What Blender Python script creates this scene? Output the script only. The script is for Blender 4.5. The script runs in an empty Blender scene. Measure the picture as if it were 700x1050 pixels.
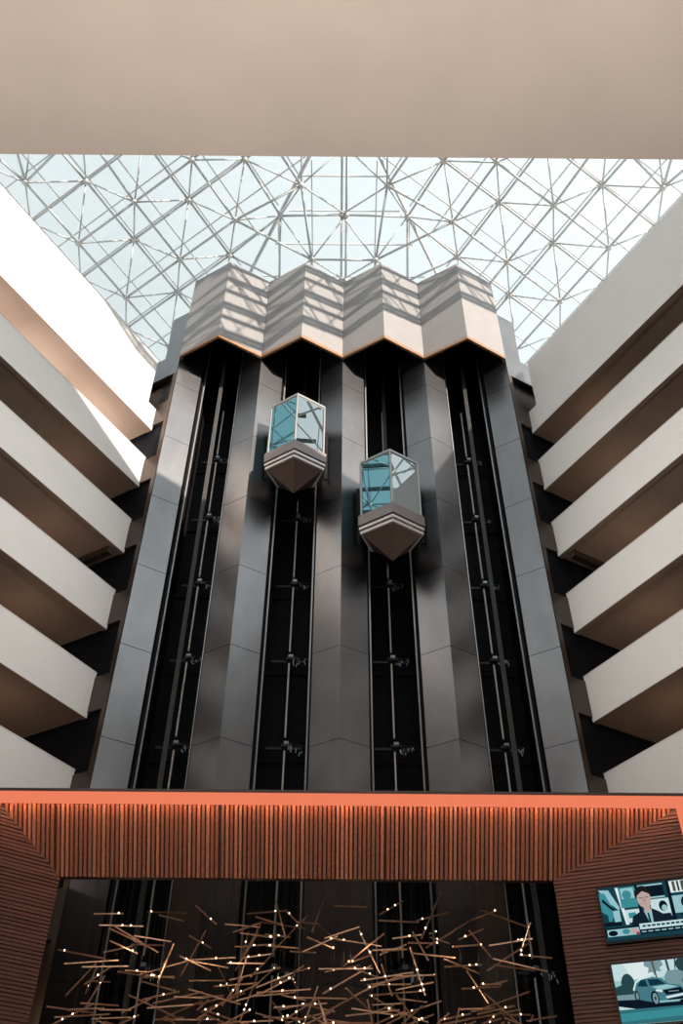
import bpy, math, random
from mathutils import Vector, Matrix
random.seed(7)
C = bpy.context.scene.collection
V = Vector

# ------------------------------------------------------------------ materials
def nt(name):
    m = bpy.data.materials.new(name); m.use_nodes = True
    n = m.node_tree; n.nodes.clear()
    out = n.nodes.new('ShaderNodeOutputMaterial')
    return m, n, out

def pbr(name, col, rough=.6, metal=0, var=.0, scale=3., bump=0., bscale=8., stretch=(1, 1, 1), col2=None, coat=0):
    m, n, out = nt(name)
    b = n.nodes.new('ShaderNodeBsdfPrincipled')
    b.inputs['Base Color'].default_value = (*col, 1)
    b.inputs['Roughness'].default_value = rough
    b.inputs['Metallic'].default_value = metal
    if coat: b.inputs['Coat Weight'].default_value = coat
    if max(col) < .03: b.inputs['Specular IOR Level'].default_value = .12
    n.links.new(b.outputs[0], out.inputs[0])
    tc = n.nodes.new('ShaderNodeTexCoord'); mp = n.nodes.new('ShaderNodeMapping')
    mp.inputs['Scale'].default_value = stretch
    n.links.new(tc.outputs['Object'], mp.inputs[0])
    if var or col2:
        t = n.nodes.new('ShaderNodeTexNoise'); t.inputs['Scale'].default_value = scale
        t.inputs['Detail'].default_value = 5
        n.links.new(mp.outputs[0], t.inputs['Vector'])
        r = n.nodes.new('ShaderNodeValToRGB')
        a = [c * (1 - var) for c in col]; z = col2 if col2 else [min(1, c * (1 + var)) for c in col]
        r.color_ramp.elements[0].position = .3; r.color_ramp.elements[1].position = .7
        r.color_ramp.elements[0].color = (*a, 1); r.color_ramp.elements[1].color = (*z, 1)
        n.links.new(t.outputs['Fac'], r.inputs[0]); n.links.new(r.outputs[0], b.inputs['Base Color'])
    if bump:
        t2 = n.nodes.new('ShaderNodeTexNoise'); t2.inputs['Scale'].default_value = bscale
        t2.inputs['Detail'].default_value = 3
        n.links.new(mp.outputs[0], t2.inputs['Vector'])
        bp = n.nodes.new('ShaderNodeBump'); bp.inputs['Strength'].default_value = bump
        bp.inputs['Distance'].default_value = .1
        n.links.new(t2.outputs['Fac'], bp.inputs['Height']); n.links.new(bp.outputs[0], b.inputs['Normal'])
    return m

def emit(name, col, s=1.):
    m, n, out = nt(name)
    e = n.nodes.new('ShaderNodeEmission'); e.inputs[0].default_value = (*col, 1); e.inputs[1].default_value = s
    n.links.new(e.outputs[0], out.inputs[0]); return m

def glass(name, tint, gloss, gcol, rough=0.0):
    m, n, out = nt(name)
    t = n.nodes.new('ShaderNodeBsdfTransparent'); t.inputs[0].default_value = (*tint, 1)
    g = n.nodes.new('ShaderNodeBsdfGlossy'); g.inputs[0].default_value = (*gcol, 1); g.inputs['Roughness'].default_value = rough
    x = n.nodes.new('ShaderNodeMixShader'); x.inputs[0].default_value = gloss
    n.links.new(t.outputs[0], x.inputs[1]); n.links.new(g.outputs[0], x.inputs[2]); n.links.new(x.outputs[0], out.inputs[0])
    return m

M = {
 'plaster': pbr('plaster', (.64, .62, .60), .9, var=.03, scale=.9, bump=.05, bscale=30),
 'soffit': pbr('soffit_plaster', (.52, .47, .425), .85, var=.04, scale=1.2, bump=.06, bscale=40),
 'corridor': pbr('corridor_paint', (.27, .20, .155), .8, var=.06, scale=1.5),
 'carpet': pbr('corridor_floor', (.10, .06, .05), .95, var=.15, scale=8),
 'bronze': pbr('bronze_sheet', (.238, .238, .247), .30, 1.0, var=.10, scale=1.2, bump=.10, bscale=.9, stretch=(1, 1, .6)),
 'bronze_shaded': pbr('bronze_shaded_sheet', (.075, .064, .062), .35, 1.0, var=.10, scale=1.2, bump=.06, bscale=.9),  # same bronze, with the gloom behind the portal put into its colour
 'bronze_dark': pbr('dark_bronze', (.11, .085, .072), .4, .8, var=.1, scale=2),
 'canopy': pbr('canopy_sheet', (.235, .226, .226), .5, .1, var=.05, scale=1.5, bump=.03, bscale=1.0),
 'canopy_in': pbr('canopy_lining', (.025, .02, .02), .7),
 'rim': pbr('bronze_rim', (.36, .20, .11), .4, .7, var=.1),
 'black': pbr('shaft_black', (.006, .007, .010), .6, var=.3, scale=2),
 'shaft_side': pbr('shaft_side_black', (.010, .009, .010), .6, var=.2, scale=3),
 'rail': pbr('rail_steel', (.86, .78, .70), .5, 0, var=.1, scale=6),
 'edge': pbr('edge_steel', (.50, .50, .50), .35, .6, var=.1, scale=6),
 'rope': pbr('rope_steel', (.10, .10, .10), .5, .3, var=.2, scale=9),
 'bracket': pbr('bracket_iron', (.05, .05, .055), .5, .5),
 'fitting': pbr('cable_fitting', (.42, .52, .55), .35, .4, var=.2, scale=20),
 'cab_trim': pbr('cab_trim', (.26, .225, .22), .45, .4, var=.05, scale=3),
 'cab_light': pbr('cab_strip', (.74, .68, .66), .4, .3),
 'cab_dark': pbr('cab_groove', (.02, .018, .018), .6),
 'cab_cone': pbr('cab_cone', (.12, .08, .068), .45, .6, var=.12, scale=3, stretch=(6, 6, .6)),
 'cab_frame': pbr('cab_frame', (.34, .34, .34), .35, .7),
 'cab_inside': pbr('cab_lining', (.10, .09, .085), .6),
 'glass_teal': glass('sky_tint_pane', (.08, .26, .30), .55, (.30, .62, .70)),  # bluer sky reflection of the left panes put into the tint
 'glass_clear': glass('mirror_pane', (.35, .37, .36), .55, (.62, .68, .70)),
 'roof_glass': glass('roof_glass', (.95, .97, .97), .05, (.9, .95, .95), .02),
 'steel': pbr('white_steel', (.56, .58, .58), .5, .1, var=.05, scale=4),
 'mullion': pbr('mullion_paint', (.62, .62, .61), .6, 0, var=.05, scale=4),
 'purlin': pbr('purlin_steel', (.10, .10, .105), .6),
 'hub': pbr('hub_steel', (.58, .56, .54), .45, .3),
 'slat': pbr('slat_wood', (.17, .065, .040), .5, 0, var=.0, scale=7, stretch=(9, 9, .8), col2=(.30, .12, .07)),
 'slat_light': pbr('pale_slat_wood', (.26, .105, .06), .5, 0, scale=7, stretch=(9, 9, .8), col2=(.46, .19, .11)),
 'slat_dark': pbr('slat_back', (.035, .015, .010), .7),
 'wood_side': pbr('side_wood', (.034, .012, .008), .75, 0, scale=5, stretch=(.7, .7, 14), col2=(.075, .030, .020)),
 'band': emit('light_band', (.85, .215, .115), 1.0),
 'cap': pbr('band_cap', (.05, .04, .04), .4, .5, var=.3, scale=1.5),
 'brass': pbr('brass', (.62, .40, .27), .32, .9, var=.15, scale=30),
 'led': emit('led', (1.0, .66, .42), 6.0),
 'wire': pbr('wire', (.03, .03, .03), .5, .5),
 'tv': pbr('tv_black', (.010, .010, .012), .35),
 'floor': pbr('floor_stone', (.07, .055, .05), .35, var=.1, scale=2),
}
def E_(name, srgb, k=1.0):
    l = [((c / 255 + .055) / 1.055) ** 2.4 if c > 10 else c / 255 / 12.92 for c in srgb]
    return emit(name, l, k)

# ------------------------------------------------------------------ mesh builder
class MB:
    def __init__(s): s.v = []; s.f = []; s.mi = []; s.m = []
    def _mat(s, m):
        if m not in s.m: s.m.append(m)
        return s.m.index(m)
    def add(s, vs, fs, mat='plaster'):
        o = len(s.v); i = s._mat(mat)
        s.v += [tuple(v) for v in vs]; s.f += [tuple(o + k for k in f) for f in fs]; s.mi += [i] * len(fs)
    def hexa(s, a, b, mat):          # two matching quads a (bottom) and b (top)
        s.add(list(a) + list(b), [(3, 2, 1, 0), (4, 5, 6, 7), (0, 1, 5, 4), (1, 2, 6, 5), (2, 3, 7, 6), (3, 0, 4, 7)], mat)
    def box(s, x0, x1, y0, y1, z0, z1, mat):
        s.hexa([(x0, y0, z0), (x1, y0, z0), (x1, y1, z0), (x0, y1, z0)], [(x0, y0, z1), (x1, y0, z1), (x1, y1, z1), (x0, y1, z1)], mat)
    def prism(s, poly, z0, z1, mat):  # plan polygon extruded upward
        n = len(poly)
        s.add([(p[0], p[1], z0) for p in poly] + [(p[0], p[1], z1) for p in poly],
              [tuple(range(n - 1, -1, -1)), tuple(range(n, 2 * n))] + [(i, (i + 1) % n, n + (i + 1) % n, n + i) for i in range(n)], mat)
    def wall(s, a, b, t, z0, z1, mat):  # a->b in plan, thickness t to the left of a->b
        d = (V(b) - V(a)).normalized(); nn = V((-d.y, d.x)) * t
        s.prism([a, b, tuple(V(b) + nn), tuple(V(a) + nn)], z0, z1, mat)
    def tube(s, a, b, r, mat, n=6, r2=None):
        a = V(a); b = V(b); d = (b - a).normalized()
        u = d.orthogonal().normalized(); w = d.cross(u); r2 = r if r2 is None else r2
        ring = [(math.cos(2 * math.pi * k / n), math.sin(2 * math.pi * k / n)) for k in range(n)]
        s.add([a + (u * c + w * q) * r for c, q in ring] + [b + (u * c + w * q) * r2 for c, q in ring],
              [tuple(range(n - 1, -1, -1)), tuple(range(n, 2 * n))] + [(i, (i + 1) % n, n + (i + 1) % n, n + i) for i in range(n)], mat)
    def ball(s, c, r, mat, n=8, k=5):
        c = V(c); vs = [c + V((0, 0, -r))]
        for i in range(1, k):
            ph = -math.pi / 2 + math.pi * i / k
            for j in range(n): vs.append(c + V((math.cos(ph) * math.cos(2 * math.pi * j / n), math.cos(ph) * math.sin(2 * math.pi * j / n), math.sin(ph))) * r)
        vs.append(c + V((0, 0, r))); fs = []
        for j in range(n):
            j2 = (j + 1) % n
            fs.append((0, 1 + j2, 1 + j)); L = 1 + (k - 2) * n
            fs.append((L + j, L + j2, len(vs) - 1))
            for i in range(k - 2): fs.append((1 + i * n + j, 1 + i * n + j2, 1 + (i + 1) * n + j2, 1 + (i + 1) * n + j))
        s.add(vs, fs, mat)
    def build(s, name, parent=None, smooth=False, org=None):
        me = bpy.data.meshes.new(name)
        o = V(org) if org is not None else V((0, 0, 0))
        if parent is not None: o = V(parent['org'])
        me.from_pydata([tuple(V(v) - o) for v in s.v], [], s.f)
        for m in s.m: me.materials.append(M[m] if isinstance(m, str) else m)
        me.polygons.foreach_set('material_index', s.mi)
        if smooth: me.polygons.foreach_set('use_smooth', [True] * len(s.f))
        me.update()
        ob = bpy.data.objects.new(name, me); C.objects.link(ob)
        if parent is not None: ob.parent = root_of(parent)
        else: ob.location = o
        return ob
def root_of(p): return p['ob']

def empty(name, loc, label, cat, group=None, kind=None):
    o = bpy.data.objects.new(name, None); C.objects.link(o); o.location = loc; o.empty_display_size = .2
    o['label'] = label; o['category'] = cat
    if group: o['group'] = group
    if kind: o['kind'] = kind
    return {'ob': o, 'org': tuple(loc)}
def sub(ob, org): return {'ob': ob, 'org': org}
def tag(o, label=None, cat=None, group=None, kind=None):
    if label: o['label'] = label
    if cat: o['category'] = cat
    if group: o['group'] = group
    if kind: o['kind'] = kind
    return o
def structure(o, label=None, cat=None): return tag(o, label, cat, kind='structure')

FZ = -1.6            # the floor: the camera stands 1.6 m above it, at the origin
ORD = ['lowest', 'second', 'third', 'fourth', 'fifth', 'sixth', 'seventh']

# ------------------------------------------------------------------ floor, walls, balconies
f = MB(); f.box(-24, 24, -6, 36, FZ - .2, FZ, 'floor')
structure(f.build('floor'), 'dark stone lobby floor', 'floor')

S3 = math.sqrt(3) / 2
END = V((7.05, 21.93))                      # far end of the right parapets (left ones are mirrored)
DIR = V((.5, -S3))                          # runs back towards the camera side, outward
OUT = V((S3, .5))                           # away from the atrium
NEAR = 20.6
def plan(s, n, side):
    p = END + DIR * s + OUT * n
    return (p.x * side, p.y)
def slab(mb, s0, s1, n0, n1, z0, z1, mat, side):
    q = [plan(s0, n0, side), plan(s1, n0, side), plan(s1, n1, side), plan(s0, n1, side)]
    if side > 0: q = q[::-1]
    mb.prism(q, z0, z1, mat)

for side, sn in ((-1, 'left'), (1, 'right')):
    # building mass behind the corridors
    w = MB(); slab(w, -2.5, NEAR, 2.5, 2.8, FZ, 27.2, 'corridor', side)
    slab(w, -2.5, NEAR, 2.8, 5.5, 26.9, 27.2, 'plaster', side)
    structure(w.build('wall_' + sn), 'brown corridor wall behind the %s balconies' % sn, 'wall')
    for k in range(-4, 4):
        z0 = 12.28 + 3 * k
        vis = k + 1
        p = MB(); slab(p, 0, NEAR, 0, .16, z0, z0 + 1.45, 'plaster', side)
        if k < -1:
            o = p.build('trim_%d' % (abs(k) * 2 + (side > 0)))
            structure(o, 'plain balcony front of a lower floor on the %s side' % sn, 'trim'); 
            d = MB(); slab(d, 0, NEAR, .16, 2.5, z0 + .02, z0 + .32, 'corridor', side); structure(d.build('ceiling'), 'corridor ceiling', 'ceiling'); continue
        word = ORD[vis]
        r = empty('balcony', (*plan(0, 0, side), z0),
                  ('pale plaster balcony on the %s wall, %s visible one from the bottom' % (sn, word)) if vis < 4 else
                  ('pale plaster balcony on the %s wall, just under the tall top fascia' % sn),
                  'balcony', 'balconies on the %s wall' % sn)
        p.build('parapet', r)
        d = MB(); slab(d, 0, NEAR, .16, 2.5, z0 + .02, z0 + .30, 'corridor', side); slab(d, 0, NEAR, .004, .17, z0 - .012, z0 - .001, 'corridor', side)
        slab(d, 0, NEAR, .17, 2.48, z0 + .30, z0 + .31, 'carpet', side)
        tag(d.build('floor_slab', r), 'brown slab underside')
        c = MB(); slab(c, 0, NEAR, -.012, .20, z0 + 1.45, z0 + 1.475, 'plaster', side); c.build('coping', r)
        if vis == 2:
            b = MB(); slab(b, .35, .55, .16, 2.4, z0 + 2.75, z0 + 2.98, 'bronze_dark', side)
            b.build('ceiling_beam', r)
    # tall fascia above the top gap
    t = empty('fascia', (*plan(0, 0, side), 24.2), 'tall plain white fascia at the top of the %s wall beneath the skylight' % sn, 'fascia', kind='structure')
    lo = MB(); slab(lo, 0, NEAR, 0, .22, 24.2, 25.35, 'plaster', side); lo.build('lower_band', t)
    up = MB(); slab(up, .45, NEAR, .03, .22, 25.35, 27.9, 'plaster', side); up.build('upper_band', t)
    d = MB(); slab(d, 0, NEAR, .22, 2.5, 24.22, 24.5, 'corridor', side); slab(d, 0, NEAR, .004, .23, 24.188, 24.199, 'corridor', side); d.build('corridor_ceiling', t)
    g = MB(); slab(g, .3, NEAR, .22, 2.6, 27.2, 27.4, 'plaster', side); g.build('gutter', t)

# bronze return walls between the bank and the corridors, with dark recesses floor by floor
for side, sn in ((-1, 'left'), (1, 'right')):
    a = V((6.47, 21.56)); b = V((10.3, 23.75)); d = (b - a).normalized(); nn = V((-d.y, d.x))
    def rp(s, n):
        q = a + d * s + nn * n
        return (q.x * side, q.y)
    def rblk(mb, s0, s1, n0, n1, z0, z1, mat):
        q = [rp(s0, n0), rp(s1, n0), rp(s1, n1), rp(s0, n1)]
        if side < 0: q = q[::-1]
        mb.prism(q, z0, z1, mat)
    r = empty('return_wall', (a.x * side, a.y, FZ), 'bronze wall strip where the %s balconies meet the elevator bank' % sn, 'wall', kind='structure')
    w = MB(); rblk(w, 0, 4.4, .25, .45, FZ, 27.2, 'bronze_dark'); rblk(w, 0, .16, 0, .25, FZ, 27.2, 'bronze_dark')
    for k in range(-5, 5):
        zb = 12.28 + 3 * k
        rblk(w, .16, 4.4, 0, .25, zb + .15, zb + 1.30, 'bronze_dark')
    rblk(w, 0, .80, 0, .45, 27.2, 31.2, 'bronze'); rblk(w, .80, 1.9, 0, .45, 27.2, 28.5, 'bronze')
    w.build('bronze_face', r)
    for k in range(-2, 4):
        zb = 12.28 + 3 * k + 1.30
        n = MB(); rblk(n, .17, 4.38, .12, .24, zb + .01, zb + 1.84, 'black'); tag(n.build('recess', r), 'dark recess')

# ------------------------------------------------------------------ elevator bank
P = 3.22
PY, EY, HW = 21.55, 22.08, .83        # pier ridge, pier edge at the shaft, half width
TOPZ = 31.2
pn = ['far left end of the elevator bank', 'between the far left shaft and the second shaft',
      'in the middle of the elevator bank, between the two glass cabs', 'between the third shaft and the far right shaft',
      'far right end of the elevator bank']
for i in range(5):
    xc = (i - 2) * P
    r = empty('elevator_pier', (xc, PY, FZ), 'folded bronze metal pier, ' + pn[i], 'pier', 'bronze piers of the elevator bank')
    if i not in (0, 4): core = [(xc, PY + .06), (xc + HW - .04, EY + .03), (xc + HW - .04, 24.1), (xc - HW + .04, 24.1), (xc - HW + .04, EY + .03)]
    elif i == 0: core = [(xc, PY + .06), (xc + HW - .04, EY + .03), (xc + HW - .04, 24.1), (xc, 24.1)]
    else: core = [(xc, PY + .06), (xc, 24.1), (xc - HW + .04, 24.1), (xc - HW + .04, EY + .03)]
    c = MB(); c.prism(core, FZ, TOPZ, 'shaft_side'); c.build('core', r)
    for sd in (-1, 1):
        if (i == 0 and sd < 0) or (i == 4 and sd > 0): continue
        for k in range(-5, 7):
            z0 = max(FZ, 11.55 + 3 * k); z1 = min(TOPZ, 11.55 + 3 * k + 2.982)
            if z1 <= z0: continue
            p = MB(); q = [(xc, PY), (xc + sd * HW, EY), (xc + sd * HW, EY + .05), (xc, PY + .05)]
            if sd < 0: q = q[::-1]
            p.prism(q, z0, z1, 'bronze' if k > -2 else 'bronze_shaded'); p.build('cladding_panel', r)

CABZ = {1: 22.0, 2: 19.12}
sname = ['far left elevator shaft, empty in view', 'second elevator shaft from the left, holding the higher glass cab',
         'third elevator shaft from the left, holding the lower glass cab', 'far right elevator shaft, empty in view']
for i in range(4):
    xc = (i - 1.5) * P; hw = P / 2 - HW
    r = empty('elevator_shaft', (xc, 23.9, FZ), 'dark ' + sname[i], 'elevator shaft', 'dark shafts of the elevator bank')
    b = MB(); b.box(xc - hw - .1, xc + hw + .1, 24.0, 24.15, FZ, 33.2, 'black'); b.build('back_panel', r)
    for z in range(-1, 11):
        g = MB(); g.box(xc - hw, xc + hw, 23.93, 24.0, 12.35 + 3 * (z - 5) - .35, 12.35 + 3 * (z - 5) - .22, 'shaft_side')
        g.build('floor_beam', r)
    for sd in (-1, 1):
        e = MB(); e.box(xc + sd * (hw - .09) - .022, xc + sd * (hw - .09) + .022, 22.42, 22.48, FZ, 30.5, 'edge'); e.build('edge_rail', r)
        e = MB(); e.box(xc + sd * (hw - .03) - .03, xc + sd * (hw - .03) + .03, 22.30, 22.5, FZ, 30.5, 'shaft_side'); e.build('edge_channel', r)
    top = CABZ[i] + 2.4 if i in CABZ else FZ + .3
    ry, rx = (23.2, xc) if i in CABZ else (22.55, xc + (-.10 if i == 0 else .0))
    h = MB()
    for dx in (-.05, 0., .05): h.tube((rx + dx + .06, ry, top - .3), (rx + dx + .06, ry, 31.2), .018, 'rope')
    h.box(rx - .0, rx + .12, ry + .04, ry + .1, top - .3, 31.2, 'rope')
    h.build('hoist_rope', r)
    for k in range(-4, 6):
        zb = 12.35 + 3 * k
        s = MB(); s.box(xc - .022, xc + .022, 23.55, 23.62, max(FZ, zb - 2.72), zb - .16, 'rail'); s.box(xc - .035, xc + .035, 23.62, 23.66, max(FZ, zb - 2.72), zb - .16, 'bracket')
        s.build('guide_rail', r)
        if k > 4: continue
        q = MB(); q.box(xc - .58, xc + .50, 23.70, 23.78, zb - .05, zb + .03, 'bracket'); q.box(xc - .10, xc + .22, 23.55, 23.75, zb - .03, zb + .07, 'bracket')
        br = q.build('bracket', r); bs = sub(br, r['org'])
        q = MB(); q.box(xc - .02, xc + .12, 23.44, 23.56, zb, zb + .085, 'fitting')
        q.build('clamp', bs)
        q = MB(); rr = random.Random(i * 31 + k)
        for j in range(9):
            x = xc + .12 + rr.random() * .42; z = zb - .02 - rr.random() * .22
            q.tube((x, 23.5, z), (x + rr.uniform(-.05, .05), 23.46, z - .06 - rr.random() * .10), .014, 'fitting', 5)
        q.tube((xc + .1, 23.52, zb + .02), (xc + .55, 23.52, zb - .03), .012, 'bracket', 5)
        q.build('hose_cluster', bs)

# canopies
CR, CV = 20.45, 21.42; CZ0, CZ1 = 28.0, 33.3
cn = ['far left of the four', 'second from the left, above the higher glass cab', 'third from the left, above the lower glass cab', 'far right of the four']
for i in range(4):
    xc = (i - 1.5) * P; h = P / 2
    r = empty('elevator_canopy', (xc, CR, CZ0), 'folded pale metal canopy, ' + cn[i], 'canopy', 'folded canopies at the top of the elevator bank')
    t = .07
    for sd in (-1, 1):
        m = MB(); a = (xc, CR); b = (xc + sd * (h - .004), CV)
        q = [a, b, (b[0], b[1] + t), (a[0], a[1] + t)]
        if sd < 0: q = q[::-1]
        m.prism(q, CZ0 + .15, CZ1, 'canopy'); m.build('face_panel', r)
        m = MB(); q = [(xc, CR - .006), (b[0], b[1] - .006), (b[0], b[1] + .10), (xc, CR + .10)]
        if sd < 0: q = q[::-1]
        m.prism(q, CZ0, CZ0 + .15, 'rim'); tag(m.build('rim', r), 'bronze lower rim')
        m = MB(); q = [(xc, CR + .09), (b[0], b[1] + .09), (b[0], b[1] + .13), (xc, CR + .13)]
        if sd < 0: q = q[::-1]
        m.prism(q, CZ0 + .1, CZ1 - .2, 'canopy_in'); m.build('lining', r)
    m = MB(); m.prism([(xc, CR + .02), (xc + h - .01, CV + .02), (xc + h - .01, 24.1), (xc - h + .01, 24.1), (xc - h + .01, CV + .02)], CZ1 - .06, CZ1 - .01, 'canopy'); m.build('cap', r)
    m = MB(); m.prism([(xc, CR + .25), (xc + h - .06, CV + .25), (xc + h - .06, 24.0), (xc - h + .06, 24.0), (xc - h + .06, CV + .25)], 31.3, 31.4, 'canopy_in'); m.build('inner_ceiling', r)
    m = MB(); m.box(xc - .42, xc - .36, CR + .75, CR + .81, 31.0, 31.3, 'edge'); m.build('lamp', r)
    if i in (0, 3):
        sd = -1 if i == 0 else 1
        m = MB(); x = xc + sd * (h - .004); m.box(min(x, x - sd * .07), max(x, x - sd * .07), CV + .02, 24.1, CZ0 + .1, CZ1, 'canopy'); m.build('side_panel', r)
        m = MB(); m.box(min(x, x - sd * .09), max(x, x - sd * .09), CV + .02, 22.0, CZ0, CZ0 + .1, 'rim'); m.build('rim', r)

# glass cabs
def cab(i, lab):
    xc = (i - 1.5) * P; z = CABZ[i]                    # z: bottom of the glass
    r = empty('elevator_cab', (xc, 21.2, z - 1.8), lab, 'elevator cab', 'glass elevator cabs')
    R, CY, W, BY = 20.40, 21.02, .97, 21.72             # prow ridge, corner, half width, back
    def ring(g):                                       # plan outline grown by g
        return [(xc, R - g * 1.15), (xc + W + g, CY - g * .3), (xc + .60 + g, BY + .12 + g * .3), (xc - .60 - g, BY + .12 + g * .3), (xc - W - g, CY - g * .3)]
    H = 2.45
    m = MB(); m.prism(ring(.10), z - .42, z, 'cab_trim'); m.build('skirt', r)
    zz = z - .42
    for g, hh, mt, nm in ((.02, .07, 'cab_dark', 'groove'), (.075, .10, 'cab_light', 'strip'), (.0, .07, 'cab_dark', 'groove'), (.04, .10, 'cab_light', 'strip')):
        m = MB(); m.prism(ring(g), zz - hh, zz, mt); o = m.build(nm, r); zz -= hh
        if nm == 'strip': tag(o, 'pale metal strip')
    base = ring(-.03); tip = (xc, 21.15, z - 1.72)
    m = MB(); m.add([(p[0], p[1], zz) for p in base] + [tip], [(0, 5, 1), (1, 5, 2), (2, 5, 3), (3, 5, 4), (4, 5, 0), (0, 1, 2, 3, 4)], 'cab_cone')
    tag(m.build('pointed_base', r), 'dark inverted pyramid base')
    m = MB(); m.prism(ring(.02), z + H, z + H + .10, 'cab_frame'); m.build('roof', r)
    m = MB(); m.box(xc - .58, xc + .58, BY + .05, BY + .09, z, z + H, 'cab_inside'); m.build('back_wall', r)
    m = MB(); m.box(xc - .5, xc + .5, BY + .16, 22.9, z - .3, z + H, 'cab_dark'); m.build('carriage', r)
    m = MB(); m.box(xc - W - .13, xc - W - .04, BY + .0, BY + .10, z - .5, z + H - .5, 'cab_dark'); m.build('side_buffer', r)
    m = MB(); m.box(xc + W + .04, xc + W + .13, BY, BY + .10, z - .5, z + H - .5, 'cab_dark'); m.build('side_buffer', r)
    o = ring(-.01)
    for a, b, mt in ((4, 0, 'glass_teal'), (0, 1, 'glass_clear'), (1, 2, 'glass_clear'), (3, 4, 'glass_teal')):
        m = MB(); A = V(o[a]); B = V(o[b]); d = (B - A).normalized(); nn = V((-d.y, d.x))
        A2 = A + d * .05; B2 = B - d * .05
        m.prism([tuple(A2), tuple(B2), tuple(B2 + nn * .012), tuple(A2 + nn * .012)], z + .05, z + H - .05, mt)
        m.build('pane', r)
        m = MB()
        for q0, q1 in ((z, z + .05), (z + H - .05, z + H)): m.prism([tuple(A), tuple(B), tuple(B + nn * .03), tuple(A + nn * .03)], q0, q1, 'cab_frame')
        m.build('pane_frame', r)
    for k in (0, 1, 4):
        m = MB(); x, y = o[k]; m.tube((x, y + .02, z), (x, y + .02, z + H), .045, 'cab_frame', 8); m.build('corner_post', r)
    m = MB(); m.tube((xc - .7, 20.98, z + 1.0), (xc, 20.56, z + 1.0), .02, 'cab_frame'); m.tube((xc, 20.56, z + 1.0), (xc + .7, 20.98, z + 1.0), .02, 'cab_frame'); m.build('handrail', r)
cab(1, 'higher glass elevator cab with pointed bronze base, in the second shaft')
cab(2, 'lower glass elevator cab with pointed bronze base, in the third shaft')

# ------------------------------------------------------------------ skylight space frame
SA, SN0, ST0 = 3.17, -11.28, 14.9       # cell along the rows, first row, first node
DN = 2.92
YC = 15.5
K0 = 40.26; SL = .30
def lz(n): return K0 + SL * n            # height of the lower layer of a side field, n = signed distance in plan
def left_pt(s, n, dz=0): return V((.5 * s + S3 * n, S3 * s - .5 * n, lz(n) + dz))
def mir_x(p): return V((-p.x, p.y, p.z))
CEN = V((0, YC))
def mir_b(p):                             # reflect across the left sector boundary (120 degree line through the centre)
    d = V((-.5, S3)); q = V((p.x, p.y)) - CEN; t = q.dot(d); w = 2 * t * d - q + CEN
    return V((w.x, w.y, p.z))
def side_b(p):                            # >0: inside the left field
    d = V((-.5, S3)); q = V((p.x, p.y)) - CEN; return d.x * q.y - d.y * q.x
DUP = 1.0
nodes = {}                                # key -> point
def key(p): return (round(p.x, 1), round(p.y, 1), round(p.z, 1))
field = {}
for lay in (0, 1):
    for j in range(-2, 6):
        for k in range(-7, 5):
            n = SN0 - DN * (j + .5 * lay); s = ST0 + SA * (k + .5 * lay)
            if n < -22: continue
            p = left_pt(s, n, lay * DUP)
            if side_b(p) < -.35 or p.x > .2 or p.y < YC - .9: continue
            if abs(side_b(p)) < .6:       # pull on to the boundary
                q = mir_b(p); p = (p + q) / 2
            if p.x > -.75: p = V((0, p.y, p.z))
            if abs(p.y - YC) < .9: p = V((p.x, YC, p.z))
            field[(lay, j, k)] = p
segs = {}
def addseg(a, b, kind):
    if (a - b).length < .3 or (a - b).length > 4.6: return
    ka, kb = key(a), key(b)
    nodes[ka] = a; nodes[kb] = b
    segs[tuple(sorted((ka, kb)))] = (a, b, kind)
def mir_y(p): return V((p.x, 2 * YC - p.y, p.z))
imgs = [lambda p: p, mir_x, mir_b, lambda p: mir_x(mir_b(p))]
for (lay, j, k), p in field.items():
    nb = []
    for dj, dk in ((0, 1), (1, 0)):
        q = field.get((lay, j + dj, k + dk))
        if q is not None: nb.append((q, 'chord'))
    if lay == 0:
        for dj, dk in ((0, 0), (-1, 0), (0, -1), (-1, -1)):
            q = field.get((1, j + dj, k + dk))
            if q is not None: nb.append((q, 'web'))
    for fi, im in enumerate(imgs):
        for q, kd in nb:
            a, b = im(p), im(q)
            if fi == 2 and (a.x > .3 or b.x > .3): continue
            if fi == 3 and (a.x < -.3 or b.x < -.3): continue
            addseg(a, b, kd); addseg(mir_y(a), mir_y(b), kd)
    pm = mir_b(p)                          # ties across the seams
    if .3 < (pm - p).length < 4.2 and p.y > YC - 1: 
        for h in (lambda q: q, mir_y): addseg(h(p), h(pm), 'chord'); addseg(h(mir_x(p)), h(mir_x(pm)), 'chord')
    py_ = mir_y(p)
    if .3 < (py_ - p).length < 4.2: addseg(p, py_, 'chord'); addseg(mir_x(p), mir_x(py_), 'chord')
    pc = pm
    if pc.x < .1:
        pc2 = mir_x(pc)
        if .3 < (pc2 - pc).length < 3.6: addseg(pc, pc2, 'chord'); addseg(mir_y(pc), mir_y(pc2), 'chord')
roof = empty('skylight_frame', (0, YC, 36), 'white steel space frame skylight roofing the atrium under pale sky', 'skylight')
th = math.radians(42.6)
def proj(p):
    y = p.y * math.cos(th) + p.z * math.sin(th)
    if y < 1: return None
    u = p.x / y * 900 + 350; v = 525 - 900 * (-p.y * math.sin(th) + p.z * math.cos(th)) / y
    return u, v, y
def score(a, b):
    m = (a + b) / 2; q = proj(m)
    if q is None or not (-20 < q[0] < 720 and 150 < q[1] < 365): return -1
    if abs(q[0] - 350) < 150 and q[1] > 285: return -1
    qa, qb = proj(a), proj(b)
    return math.hypot(qa[0] - qb[0], qa[1] - qb[1])
lst = sorted(segs.values(), key=lambda t: -score(t[0], t[1]))
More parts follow.
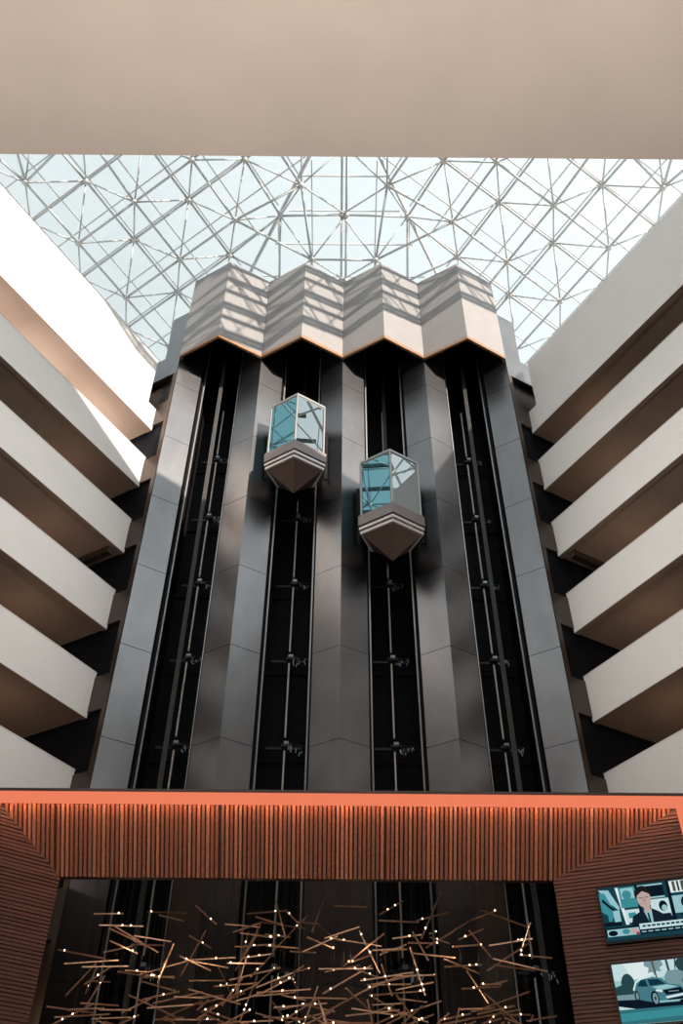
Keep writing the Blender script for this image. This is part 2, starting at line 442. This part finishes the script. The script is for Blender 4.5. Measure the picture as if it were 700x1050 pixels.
def strut(mb, a, b, kd):
    d = (b - a).normalized()
    if kd == 'chord': mb.tube(a, b, .055, 'steel', 7)
    else: mb.tube(a, b, .038, 'steel', 6)
rest = MB(); nch = {'chord': 0, 'web': 0}
for a, b, kd in lst:
    if nch[kd] < 100 and score(a, b) > 0:
        m = MB(); strut(m, a, b, kd); m.build('chord' if kd == 'chord' else 'diagonal_strut', roof, True); nch[kd] += 1
    else: strut(rest, a, b, kd)
tag(rest.build('strut', roof, True), kind='stuff')
nl = sorted(nodes.values(), key=lambda p: -(score(p, p + V((0, 0, .3)))))
rest = MB()
for q, p in enumerate(nl):
    if q < 90 and score(p, p + V((0, 0, .3))) > 0:
        m = MB(); m.ball(p, .15, 'hub'); m.build('hub', roof, True)
    else: rest.ball(p, .15, 'hub')
if rest.v: tag(rest.build('hub', roof, True), kind='stuff')
# glazing bars and glass, a little above the upper layer
GZ = DUP + .35
bars = []
def lbar(s0, n0, s1, n1, deep=False):
    a = left_pt(s0, n0, GZ); b = left_pt(s1, n1, GZ)
    # clip to the left field
    pts = [a.lerp(b, t / 60) for t in range(61)]
    ins = [p for p in pts if side_b(p) > 0 and p.x < 0 and p.y > YC]
    if len(ins) < 4: return
    a, b = ins[0], ins[-1]
    for fi, im in enumerate(imgs):
        A, B = im(a), im(b)
        if fi == 2:
            if A.x > 0 and B.x > 0: continue
            if A.x > 0: A = B.lerp(A, B.x / (B.x - A.x))
            elif B.x > 0: B = A.lerp(B, A.x / (A.x - B.x))
        if fi == 3:
            if A.x < 0 and B.x < 0: continue
            if A.x < 0: A = B.lerp(A, B.x / (B.x - A.x))
            elif B.x < 0: B = A.lerp(B, A.x / (A.x - B.x))
        bars.append((A, B, False)); bars.append((mir_y(A), mir_y(B), deep))
for j in range(-4, 9):
    n = SN0 - DN * .5 * j
    if n > -22: lbar(-10, n, 30, n, n < -10)
for k in range(-14, 10):
    s = ST0 + SA * .5 * k; lbar(s, -22.4, s, -1)
for A, B, deep in bars:
    if deep:                               # deep purlins on the side away from the elevators
        m = MB(); d = (B - A).normalized(); q = V((-d.y, d.x, 0)) * .05
        m.hexa([A - q - V((0, 0, .25)), B - q - V((0, 0, .25)), B + q - V((0, 0, .25)), A + q - V((0, 0, .25))], [A - q, B - q, B + q, A + q], 'purlin')
        m.build('purlin', roof); continue
    m = MB(); m.tube(A, B, .036, 'mullion', 4); m.build('glazing_bar', roof)
G2 = GZ + .06
def on_roof(ang, ext):                     # point where a ray from the centre meets the eave, on the glass
    d = V((math.cos(math.radians(ang)), math.sin(math.radians(ang)))); q = CEN + d * ext
    n = S3 * q.x - .5 * q.y; return V((q.x, q.y, lz(n)))
EXT = (22.2 - .5 * YC) / S3
rim = {120: on_roof(120, EXT), 180: on_roof(180, EXT)}
rim[60] = mir_x(rim[120]); rim[0] = mir_x(rim[180]); rim[240] = mir_y(rim[120]); rim[300] = mir_y(rim[60])
top = V((0, YC, lz(-.5 * YC)))
up = lambda p, z: p + V((0, 0, z))
for a_ in rim:
    m = MB(); m.tube(up(top, GZ), up(rim[a_], GZ), .085, 'steel', 6); m.build('ridge_bar', roof)
g = MB(); order = [0, 60, 120, 180, 240, 300]
for q in range(6): g.add([up(top, G2), up(rim[order[q]], G2), up(rim[order[(q + 1) % 6]], G2)], [(0, 1, 2)], 'roof_glass')
g.build('glazing', roof)
m = MB()
for q in range(6): m.tube(up(rim[order[q]], GZ), up(rim[order[(q + 1) % 6]], GZ), .12, 'steel', 8)
m.build('eave_beam', roof)
# posts that carry the roof from the walls below
for side in (-1, 1):
    for s in (2.0, 5.17, 8.34):
        x, y = plan(s, 4.4, side); m = MB(); n = -(END.x * S3 + END.y * .5 + 4.4) 
        m.tube((x, y, 27.2), (x, y, lz(n) + .8), .1, 'steel', 8); m.build('post', roof)

# ------------------------------------------------------------------ side over the camera
s = MB(); s.box(-24, 24, -6, 4.40, 9.28, 9.6, 'soffit')
structure(s.build('ceiling'), 'beige ceiling slab over the near side of the lobby', 'ceiling')
s = MB(); s.box(-20, 20, 4.24, 4.40, 9.6, 10.73, 'plaster')
for k in range(0, 4): s.box(-18.5, 18.5, 4.24, 4.40, 12.28 + 3 * k, 13.73 + 3 * k, 'plaster'); s.box(-18.5, 18.5, 1.8, 4.24, 12.3 + 3 * k, 12.58 + 3 * k, 'corridor')
s.box(-18.5, 18.5, 4.24, 4.40, 24.2, 28.4, 'plaster'); s.box(-26, 26, 1.6, 1.8, 9.6, 28.4, 'corridor')
s.box(-26, 26, -6.3, -6, FZ, 9.6, 'corridor'); s.box(-26, -24, -6, 4.4, FZ, 9.6, 'corridor'); s.box(24, 26, -6, 4.4, FZ, 9.6, 'corridor')
structure(s.build('wall_near'), 'near side balconies above the lobby ceiling', 'wall')

# ------------------------------------------------------------------ wooden portal
por = empty('wooden_portal', (0, 9.2, FZ), 'wood slatted portal with a glowing orange band framing the bar below the elevators', 'portal')
FY, BYp = 9.0, 9.51; FT, BT = 4.025, 3.456
FL, FR, BL, BR = -3.60, 3.585, -2.965, 2.285
nrm = V((0, -(FT - BT), -(BYp - FY))).normalized()      # out of the top panel, towards the camera and down
def tp(x, v): return V((x, FY + (BYp - FY) * v, FT + (BT - FT) * v))
def vmax(x):
    if x < BL: return (x - FL) / (BL - FL)
    if x > BR: return (FR - x) / (FR - BR)
    return 1.0
seams = [FL, -3.0, -1.255, .50, 2.23, FR]
pt = .047
for q in range(5):
    m = MB(); x0, x1 = seams[q] + .008, seams[q + 1] - .008
    cnt = max(1, int((x1 - x0) / pt)); st = (x1 - x0) / cnt
    for k in range(cnt):
        a = x0 + st * k; b = a + st * random.uniform(.56, .68)
        va, vb = vmax(a), vmax(b)
        if min(va, vb) < .03: continue
        dep = nrm * random.uniform(.024, .034)
        bot = [tp(a, .0), tp(b, .0), tp(b, vb), tp(a, va)]
        m.hexa([p + dep for p in bot], [p - nrm * .005 for p in bot], random.choice(('slat', 'slat', 'slat_light')))
    m.build('slat_panel', por)
m = MB(); bk = [tp(FL, 0), tp(FR, 0), tp(BR, 1), tp(BL, 1)]
m.hexa(bk, [(FL, FY + .05, 4.12), (FR, FY + .05, 4.12), (BR, 9.7, 3.55), (BL, 9.7, 3.55)], 'slat_dark')
m.box(BL - .2, BR + .2, 9.55, 9.7, BT + .03, 4.1, 'slat_dark')
m.build('backing', por)
m = MB(); m.box(-3.76, 3.76, FY - .06, FY + .05, FT, 4.135, 'band'); tag(m.build('light_band', por), 'glowing orange light band')
m = MB(); m.box(-3.78, 3.78, FY - .07, FY + .6, 4.135, 4.165, 'cap'); m.build('cap', por)
for x0, x1 in ((-3.76, FL), (FR, 3.76)):
    m = MB(); m.box(x0, x1, FY - .06, FY + .05, FZ, FT, 'band'); tag(m.build('side_band', por), 'glowing orange side band')
for (b, f_, nm) in (((BL, BYp), (FL, FY), 'left'), ((BR, BYp), (FR, FY), 'right')):
    m = MB(); b = V(b); f_ = V(f_); d = (f_ - b); nn = V((-d.y, d.x)).normalized()
    if nn.y > 0: nn = -nn
    z = FZ; 
    while z < FT - .03:
        h = random.uniform(.024, .030); dep = random.uniform(.016, .026)
        t0 = max(0, (z + h - BT) / (FT - BT)); 
        if t0 < .97:
            A = b + d * t0; A2 = A + nn * dep; F2 = f_ + nn * dep
            q = [(A.x, A.y), (f_.x, f_.y), (F2.x, F2.y), (A2.x, A2.y)]
            if nm == 'left': q = q[::-1]
            m.prism(q, z, z + h, 'wood_side')
        z += .037
    m.build('side_slats', por)
    m = MB(); o = -nn * .12
    m.add([(b.x, b.y, FZ), (f_.x, f_.y, FZ), (f_.x, f_.y, FT), (b.x, b.y, BT), (b.x + o.x, b.y + o.y, FZ), (f_.x + o.x, f_.y + o.y, FZ), (f_.x + o.x, f_.y + o.y, FT), (b.x + o.x, b.y + o.y, BT)],
          [(0, 1, 2, 3), (7, 6, 5, 4), (0, 4, 5, 1), (1, 5, 6, 2), (2, 6, 7, 3), (3, 7, 4, 0)], 'slat_dark')
    m.build('side_backing', por)
m = MB(); m.hexa([(-3.4, 9.7, 4.17), (2.7, 9.7, 4.17), (5.8, 20, 7.95), (-6.4, 20, 7.95)], [(-3.4, 9.7, 4.25), (2.7, 9.7, 4.25), (5.8, 20, 8.05), (-6.4, 20, 8.05)], 'slat_dark'); m.build('shade_slab', por)  # added unseen slab keeping light off the lower bank; chandelier wires end here

# ------------------------------------------------------------------ televisions
A = V((BR, BYp)); d = (V((FR, FY)) - A).normalized(); nn = V((d.y, -d.x))
if nn.y > 0: nn = -nn
def tvp(s, off, z): q = A + d * s + nn * off; return (q.x, q.y, z)
CO = {n: E_('screen_' + n, c, .95) for n, c in dict(sky=(196, 222, 224), teal=(60, 140, 150), dteal=(22, 62, 74), navy=(12, 24, 36), pale=(150, 196, 202), white=(222, 236, 236),
      skin=(190, 165, 160), blush=(168, 143, 139), hair=(26, 28, 34), suit=(20, 34, 46), shirt=(150, 190, 200), red=(150, 50, 70), tree=(40, 70, 74), road=(50, 112, 122), car=(70, 122, 134), glass=(16, 52, 66), grey=(120, 150, 155), brown=(88, 84, 70)).items()}
def tv(label, s0, s1, z0, z1, shapes):
    r = empty('television', tvp((s0 + s1) / 2, .05, (z0 + z1) / 2), label, 'television', 'televisions on the right wood panel')
    m = MB()
    a = [tvp(s0 - .018, .03, z0 - .02), tvp(s1 + .018, .03, z0 - .02), tvp(s1 + .018, .085, z0 - .02), tvp(s0 - .018, .085, z0 - .02)]
    m.hexa(a, [(p[0], p[1], z1 + .02) for p in a], 'tv'); m.build('housing', r)
    m = MB()
    for L, (mt, poly) in enumerate(shapes):
        poly = [(min(1, max(0, x)), min(1, max(0, y))) for x, y in poly]
        pts = [tvp(s0 + (s1 - s0) * x, .087 + .0004 * L, z1 + (z0 - z1) * y) for x, y in poly]
        m.add(pts, [tuple(range(len(pts)))], CO[mt])
    tag(m.build('screen', r), 'lit teal picture')
def rc(x0, y0, x1, y1): return [(x0, y0), (x1, y0), (x1, y1), (x0, y1)]
def el(cx, cy, rx, ry, n=16): return [(cx + rx * math.cos(2 * math.pi * k / n), cy + ry * math.sin(2 * math.pi * k / n)) for k in range(n)]
news = [('dteal', rc(0, 0, 1, 1)), ('pale', [(.0, .03), (.11, .05), (.20, .40), (.19, .46), (.10, .30)]), ('teal', [(0, .1), (.06, .1), (.15, .5), (.14, .62), (.0, .45)]), ('navy', [(.03, .20), (.15, .45), (.13, .47), (.02, .26)]),
  ('teal', rc(.06, .46, .10, .64)), ('pale', rc(.12, .45, .19, .66)), ('navy', rc(.0, .66, .19, .73)),
  ('white', [(.185, .02), (.215, .02), (.27, .73), (.235, .73)]), ('teal', rc(.22, .03, .40, .42)), ('pale', rc(.24, .05, .38, .25)), ('teal', el(.30, .18, .05, .09)), ('sky', rc(.25, .46, .40, .70)), ('teal', rc(.28, .52, .36, .62)),
  ('navy', rc(.40, .0, .43, .75)), ('pale', rc(.43, .03, .70, .30)), ('navy', rc(.51, .06, .70, .27)), ('sky', rc(.53, .32, .73, .66)), ('navy', el(.66, .46, .045, .10)), ('pale', el(.67, .50, .03, .06)), ('suit', [(.60, .74), (.62, .60), (.72, .60), (.74, .74)]),
  ('navy', rc(.735, .0, .77, .75)), ('white', rc(.77, .02, 1, .24)), ('brown', rc(.80, .03, .83, .22)), ('navy', rc(.85, .03, .87, .22)), ('brown', rc(.89, .03, .93, .22)), ('navy', rc(.95, .03, .97, .22)), ('pale', rc(.77, .30, 1, .62)), ('hair', el(.92, .44, .07, .13)), ('skin', el(.925, .47, .045, .09)), ('suit', rc(.83, .62, 1, .74)),
  ('suit', [(.29, .77), (.32, .60), (.40, .53), (.46, .49), (.54, .49), (.60, .55), (.66, .63), (.68, .77)]), ('shirt', [(.445, .51), (.53, .49), (.525, .77), (.49, .77)]), ('dteal', [(.478, .56), (.497, .56), (.507, .77), (.480, .77)]),
  ('skin', rc(.455, .40, .52, .54)), ('hair', el(.47, .20, .088, .155)), ('skin', el(.475, .30, .074, .165)), ('hair', [(.40, .22), (.42, .10), (.50, .08), (.555, .20), (.54, .21), (.47, .15), (.42, .21)]), ('hair', rc(.425, .265, .462, .277)), ('hair', rc(.487, .265, .524, .277)), ('blush', rc(.45, .385, .505, .395)), ('blush', [(.47, .28), (.482, .28), (.492, .355), (.462, .355)]),
  ('navy', rc(0, .77, 1, 1)), ('sky', rc(.37, .745, 1, .85)), ('pale', rc(.02, .80, .36, .93)), ('navy', el(.08, .87, .05, .05)), ('teal', el(.22, .86, .04, .05)), ('skin', el(.31, .86, .045, .05)), ('red', el(.34, .91, .02, .025)), ('dteal', rc(.0, .935, 1, 1))] + \
  [('pale', rc(.24 + .07 * k, .885, .24 + .07 * k + .05, .905)) for k in range(2, 10)] + [('dteal', rc(.40 + .05 * k, .78, .40 + .05 * k + .036, .815)) for k in range(11)]
car = [('sky', rc(0, 0, 1, 1)), ('white', [(.1, .0), (.4, .0), (.5, .22), (.2, .3)]), ('pale', rc(.0, .28, 1, .50)), ('tree', el(.12, .37, .10, .20)), ('tree', el(.04, .47, .07, .12)), ('grey', [(.40, 0), (.64, 0), (.66, .08), (.60, .12), (.62, .19), (.55, .17), (.52, .25), (.49, .18), (.43, .20), (.45, .11), (.39, .07)]), ('brown', [(.50, 0), (.53, 0), (.545, .28), (.525, .28)]), ('tree', [(.70, .0), (.73, .0), (.76, .55), (.72, .55)]), ('tree', [(.83, .0), (.85, .0), (.80, .30), (.79, .30)]), ('grey', [(.64, .28), (.70, .18), (.9, .18), (.98, .30), (.98, .5), (.64, .5)]), ('dteal', rc(.88, .34, .97, .52)), ('tree', el(.93, .10, .10, .12)),
  ('grey', rc(0, .52, 1, .66)), ('navy', [(.0, .60), (.3, .62), (.96, .70), (.8, .78), (.2, .77), (.0, .70)]), ('road', rc(0, .76, 1, 1)), ('teal', [(0, .82), (1, .78), (1, .90), (0, .95)]),
  ('car', [(.17, .52), (.21, .37), (.29, .28), (.46, .26), (.60, .30), (.68, .40), (.83, .43), (.89, .52), (.88, .66), (.80, .70), (.48, .70), (.30, .64), (.18, .60)]), ('white', [(.17, .45), (.22, .33), (.30, .275), (.46, .255), (.46, .27), (.31, .295), (.235, .35), (.19, .47)]),
  ('glass', [(.24, .40), (.30, .31), (.37, .30), (.39, .42)]), ('glass', [(.42, .41), (.40, .30), (.55, .31), (.64, .40)]), ('pale', [(.44, .43), (.66, .41), (.80, .46), (.56, .49)]), ('navy', [(.58, .50), (.84, .47), (.87, .56), (.62, .58)]), ('white', [(.50, .47), (.58, .50), (.57, .53), (.48, .50)]), ('white', [(.60, .605), (.88, .565), (.88, .60), (.62, .635)]), ('navy', [(.62, .645), (.87, .615), (.86, .655), (.64, .67)]), ('pale', [(.50, .665), (.86, .665), (.86, .69), (.50, .69)]),
  ('navy', el(.455, .62, .055, .125)), ('grey', el(.46, .62, .036, .09)), ('navy', el(.46, .62, .012, .03)), ('navy', el(.215, .56, .032, .09)), ('grey', el(.217, .56, .018, .06)), ('navy', [(.78, .68), (.88, .65), (.88, .71), (.80, .73)]), ('grey', rc(.66, .52, .80, .535))]
tv('wall television showing a news presenter in a dark suit, upper of the two', .445, 1.355, 2.765, 3.275, news)
car = [(mt, [(x * .72 + .05 if 0 < x < 1 else x, y) for x, y in poly]) for mt, poly in car]
car.insert(10, ('pale', rc(.80, .30, 1, .50))); car.insert(11, ('tree', el(.92, .36, .08, .16)))
tv('wall television showing a parked car outdoors, lower of the two', .440, 1.350, 2.035, 2.555, car)

# ------------------------------------------------------------------ chandelier of brass rods
ch = empty('chandelier', (-.4, 10.6, 4.28), 'wide chandelier of scattered thin brass rods with tiny warm lights hanging in the portal', 'chandelier')
protos = []
for L in (.34, .42, .50, .60):
    m = MB(); m.tube((-L / 2, 0, 0), (L / 2, 0, 0), .0098, 'brass', 6); m.ball((-L / 2, 0, 0), .0095, 'brass', 6, 4); m.ball((L / 2, 0, 0), .0095, 'brass', 6, 4)
    o = m.build('rod', ch); me = o.data; bpy.data.objects.remove(o); protos.append((L, me))
m = MB(); m.ball((0, 0, 0), .008, 'led', 6, 4); o = m.build('led', ch); ledme = o.data; bpy.data.objects.remove(o)
rods = []
rr = random.Random(11)
while len(rods) < 330:
    x = rr.uniform(-1, 1); y = rr.uniform(-1, 1); z = rr.random()
    if x * x * .9 + y * y > 1: continue
    dens = 1 - .75 * z ** .8
    if rr.random() > dens: continue
    X = -.42 + 2.62 * x; Y = 10.62 + .72 * y
    top = .340 * Y - .10 * (x * x) - .05
    Z = top - (1 - z) * 1.35
    yaw = rr.gauss(.25, .55); tilt = rr.gauss(-.10, .24)
    if rr.random() < .08: tilt = rr.choice((-1, 1)) * rr.uniform(.9, 1.35)
    rods.append((X, Y, Z, yaw, tilt))
rods.sort(key=lambda t: -t[2])
def vis_rank(t): return t[1] if t[2] / t[1] > .21 else 99
rods.sort(key=vis_rank)
wires = MB(); rest = MB(); lrest = MB()
ow = V((-.4, 10.6, 4.28))
for q, (X, Y, Z, yaw, tilt) in enumerate(rods):
    L, me = protos[q * 7 % 4]
    R = Matrix.Rotation(yaw, 3, 'Z') @ Matrix.Rotation(tilt, 3, 'Y')
    c = V((X, Y, Z)); wires.tube(c + V((0, 0, .008)), (X, Y, 4.17 + .353 * (Y - 9.7) + .03), .0012, 'wire', 3)
    leds = [rr.uniform(-.48, .48) for _ in range(rr.choice((0, 0, 0, 1, 1, 2)))]
    if q < 100:
        o = bpy.data.objects.new('rod', me); C.objects.link(o); o.parent = ch['ob']
        o.matrix_local = Matrix.Translation(c - ow) @ R.to_4x4()
        for t in leds:
            l = bpy.data.objects.new('led', ledme); C.objects.link(l); l.parent = o; l.location = (t * L, -.008, .004)
    else:
        d = R @ V((L / 2, 0, 0)); rest.tube(c - d, c + d, .0098, 'brass', 6)
        for t in leds: lrest.ball(c + d * t * 2 + V((0, -.008, .004)), .010, 'led', 6, 4)
tag(rest.build('rod', ch), kind='stuff'); tag(lrest.build('led', ch), kind='stuff'); tag(wires.build('suspension_wire', ch), kind='stuff')

# ------------------------------------------------------------------ lights
def light(name, kind, loc, power, col, size=.1, rot=None, **kw):
    l = bpy.data.lights.new(name, kind); l.energy = power; l.color = col
    if kind == 'AREA': l.size = size
    elif kind == 'POINT': l.shadow_soft_size = size
    for a, b in kw.items(): setattr(l, a, b)
    o = bpy.data.objects.new(name, l); C.objects.link(o); o.location = loc
    if rot: o.rotation_euler = rot
    return o
SUND = V((.64 * .954, -.768 * .954, .288)).normalized()
sun = light('sun', 'SUN', (30, -25, 40), 9.0, (1.0, .86, .74)); sun.data.angle = math.radians(.55)
sun.rotation_euler = SUND.to_track_quat('Z', 'Y').to_euler()
WARM = (1.0, .70, .47)
for side in (-1, 1):
    for k in range(-2, 5):
        x, y = plan(2.2, 1.2, side); light('corridor_lamp', 'POINT', (x, y, 12.28 + 3 * k - 1.2), 12, WARM, .12)
        x, y = plan(9, 1.2, side); light('corridor_lamp', 'POINT', (x, y, 12.28 + 3 * k - 1.2), 5, WARM, .12)
for q in (1.5, 4.5, 8.0, 11.5, 15):
    x, y = plan(q, 1.5, -1); light('top_corridor_fill', 'POINT', (x, y, 22.5), 210, (1.0, .93, .88), .3)  # added fill standing in for sunlight in the top left corridor
for x in (-2.2, -1.0, .2, 1.4): light('chandelier_glow', 'POINT', (x, 10.3, 2.9), 3, (1, .68, .45), .05)
led = light('portal_led_strip', 'AREA', (0, FY - .10, FT - .015), 30, (1.0, .42, .22), 7.2, rot=(math.radians(28), 0, 0), shape='RECTANGLE', size_y=.03)
for x in (-5, 0, 5): 
    light('lobby_fill', 'POINT', (x * .8, -2.0, 3.6), 950, (1.0, .90, .82), .3)  # added fill behind the camera, brightens the portal front
    l = light('lobby_uplight', 'SPOT', (x, .8, .2), (680 if x < 4 else 250), (1.0, .90, .80)); l.rotation_euler = (math.pi, 0, 0); l.data.spot_size = math.radians(75); l.data.spot_blend = 1; l.data.shadow_soft_size = .15

for side in (-1, 1):                       # added fill spots, out of view, brightening the long walls
    for z, pw in ((12.0, 7500), (19.0, 4500)):
        src = V((-side * 8.0, 3.6 if False else 4.6, z + 1.0)); dst = V((side * 11.5, 14.0, z + 1))
        l = light('wall_fill_spot', 'SPOT', src, pw, (1.0, .97, .93)); l.data.spot_size = math.radians(62); l.data.spot_blend = .8; l.data.shadow_soft_size = .3
        l.rotation_euler = (src - dst).to_track_quat('Z', 'Y').to_euler()
w = bpy.data.worlds.new('sky'); bpy.context.scene.world = w; w.use_nodes = True
n = w.node_tree; n.nodes.clear()
out = n.nodes.new('ShaderNodeOutputWorld'); bg = n.nodes.new('ShaderNodeBackground')
tc = n.nodes.new('ShaderNodeTexCoord'); dt = n.nodes.new('ShaderNodeVectorMath'); dt.operation = 'DOT_PRODUCT'
dt.inputs[1].default_value = V((.62, -.48, .62)).normalized()
n.links.new(tc.outputs['Generated'], dt.inputs[0])
rp = n.nodes.new('ShaderNodeValToRGB'); mr = n.nodes.new('ShaderNodeMapRange')
mr.inputs['From Min'].default_value = -1; mr.inputs['From Max'].default_value = 1
n.links.new(dt.outputs['Value'], mr.inputs['Value']); n.links.new(mr.outputs[0], rp.inputs[0])
el_ = rp.color_ramp.elements
el_[0].position = .0; el_[0].color = (.325, .358, .364, 1)
el_[1].position = 1.0; el_[1].color = (.60, .64, .65, 1)
e = el_.new(.54); e.color = (.325, .358, .364, 1)
bg.inputs['Strength'].default_value = 2.4
n.links.new(rp.outputs[0], bg.inputs[0]); n.links.new(bg.outputs[0], out.inputs[0])

# ------------------------------------------------------------------ camera
cam = bpy.data.cameras.new('camera'); co = bpy.data.objects.new('camera', cam); C.objects.link(co)
cam.sensor_fit = 'VERTICAL'; cam.sensor_height = 36; cam.lens = 900 / 1050 * 36; cam.clip_end = 500
roll = .0082
Rt = V((1, 0, 0)); Fw = V((0, math.cos(th), math.sin(th))); Up = V((0, -math.sin(th), math.cos(th)))
r2 = Rt * math.cos(roll) + Up * math.sin(roll); u2 = -Rt * math.sin(roll) + Up * math.cos(roll)
co.matrix_world = Matrix(((r2.x, u2.x, -Fw.x, 0), (r2.y, u2.y, -Fw.y, 0), (r2.z, u2.z, -Fw.z, 0), (0, 0, 0, 1)))
sc = bpy.context.scene; sc.camera = co
sc.view_settings.view_transform = 'Standard'; sc.view_settings.look = 'None'
sc.view_settings.gamma = 1; sc.view_settings.use_curve_mapping = False; sc.view_settings.exposure = 0
sc.cycles.max_bounces = 10; sc.cycles.diffuse_bounces = 6; sc.cycles.transparent_max_bounces = 16
sc.cycles.use_denoising = True
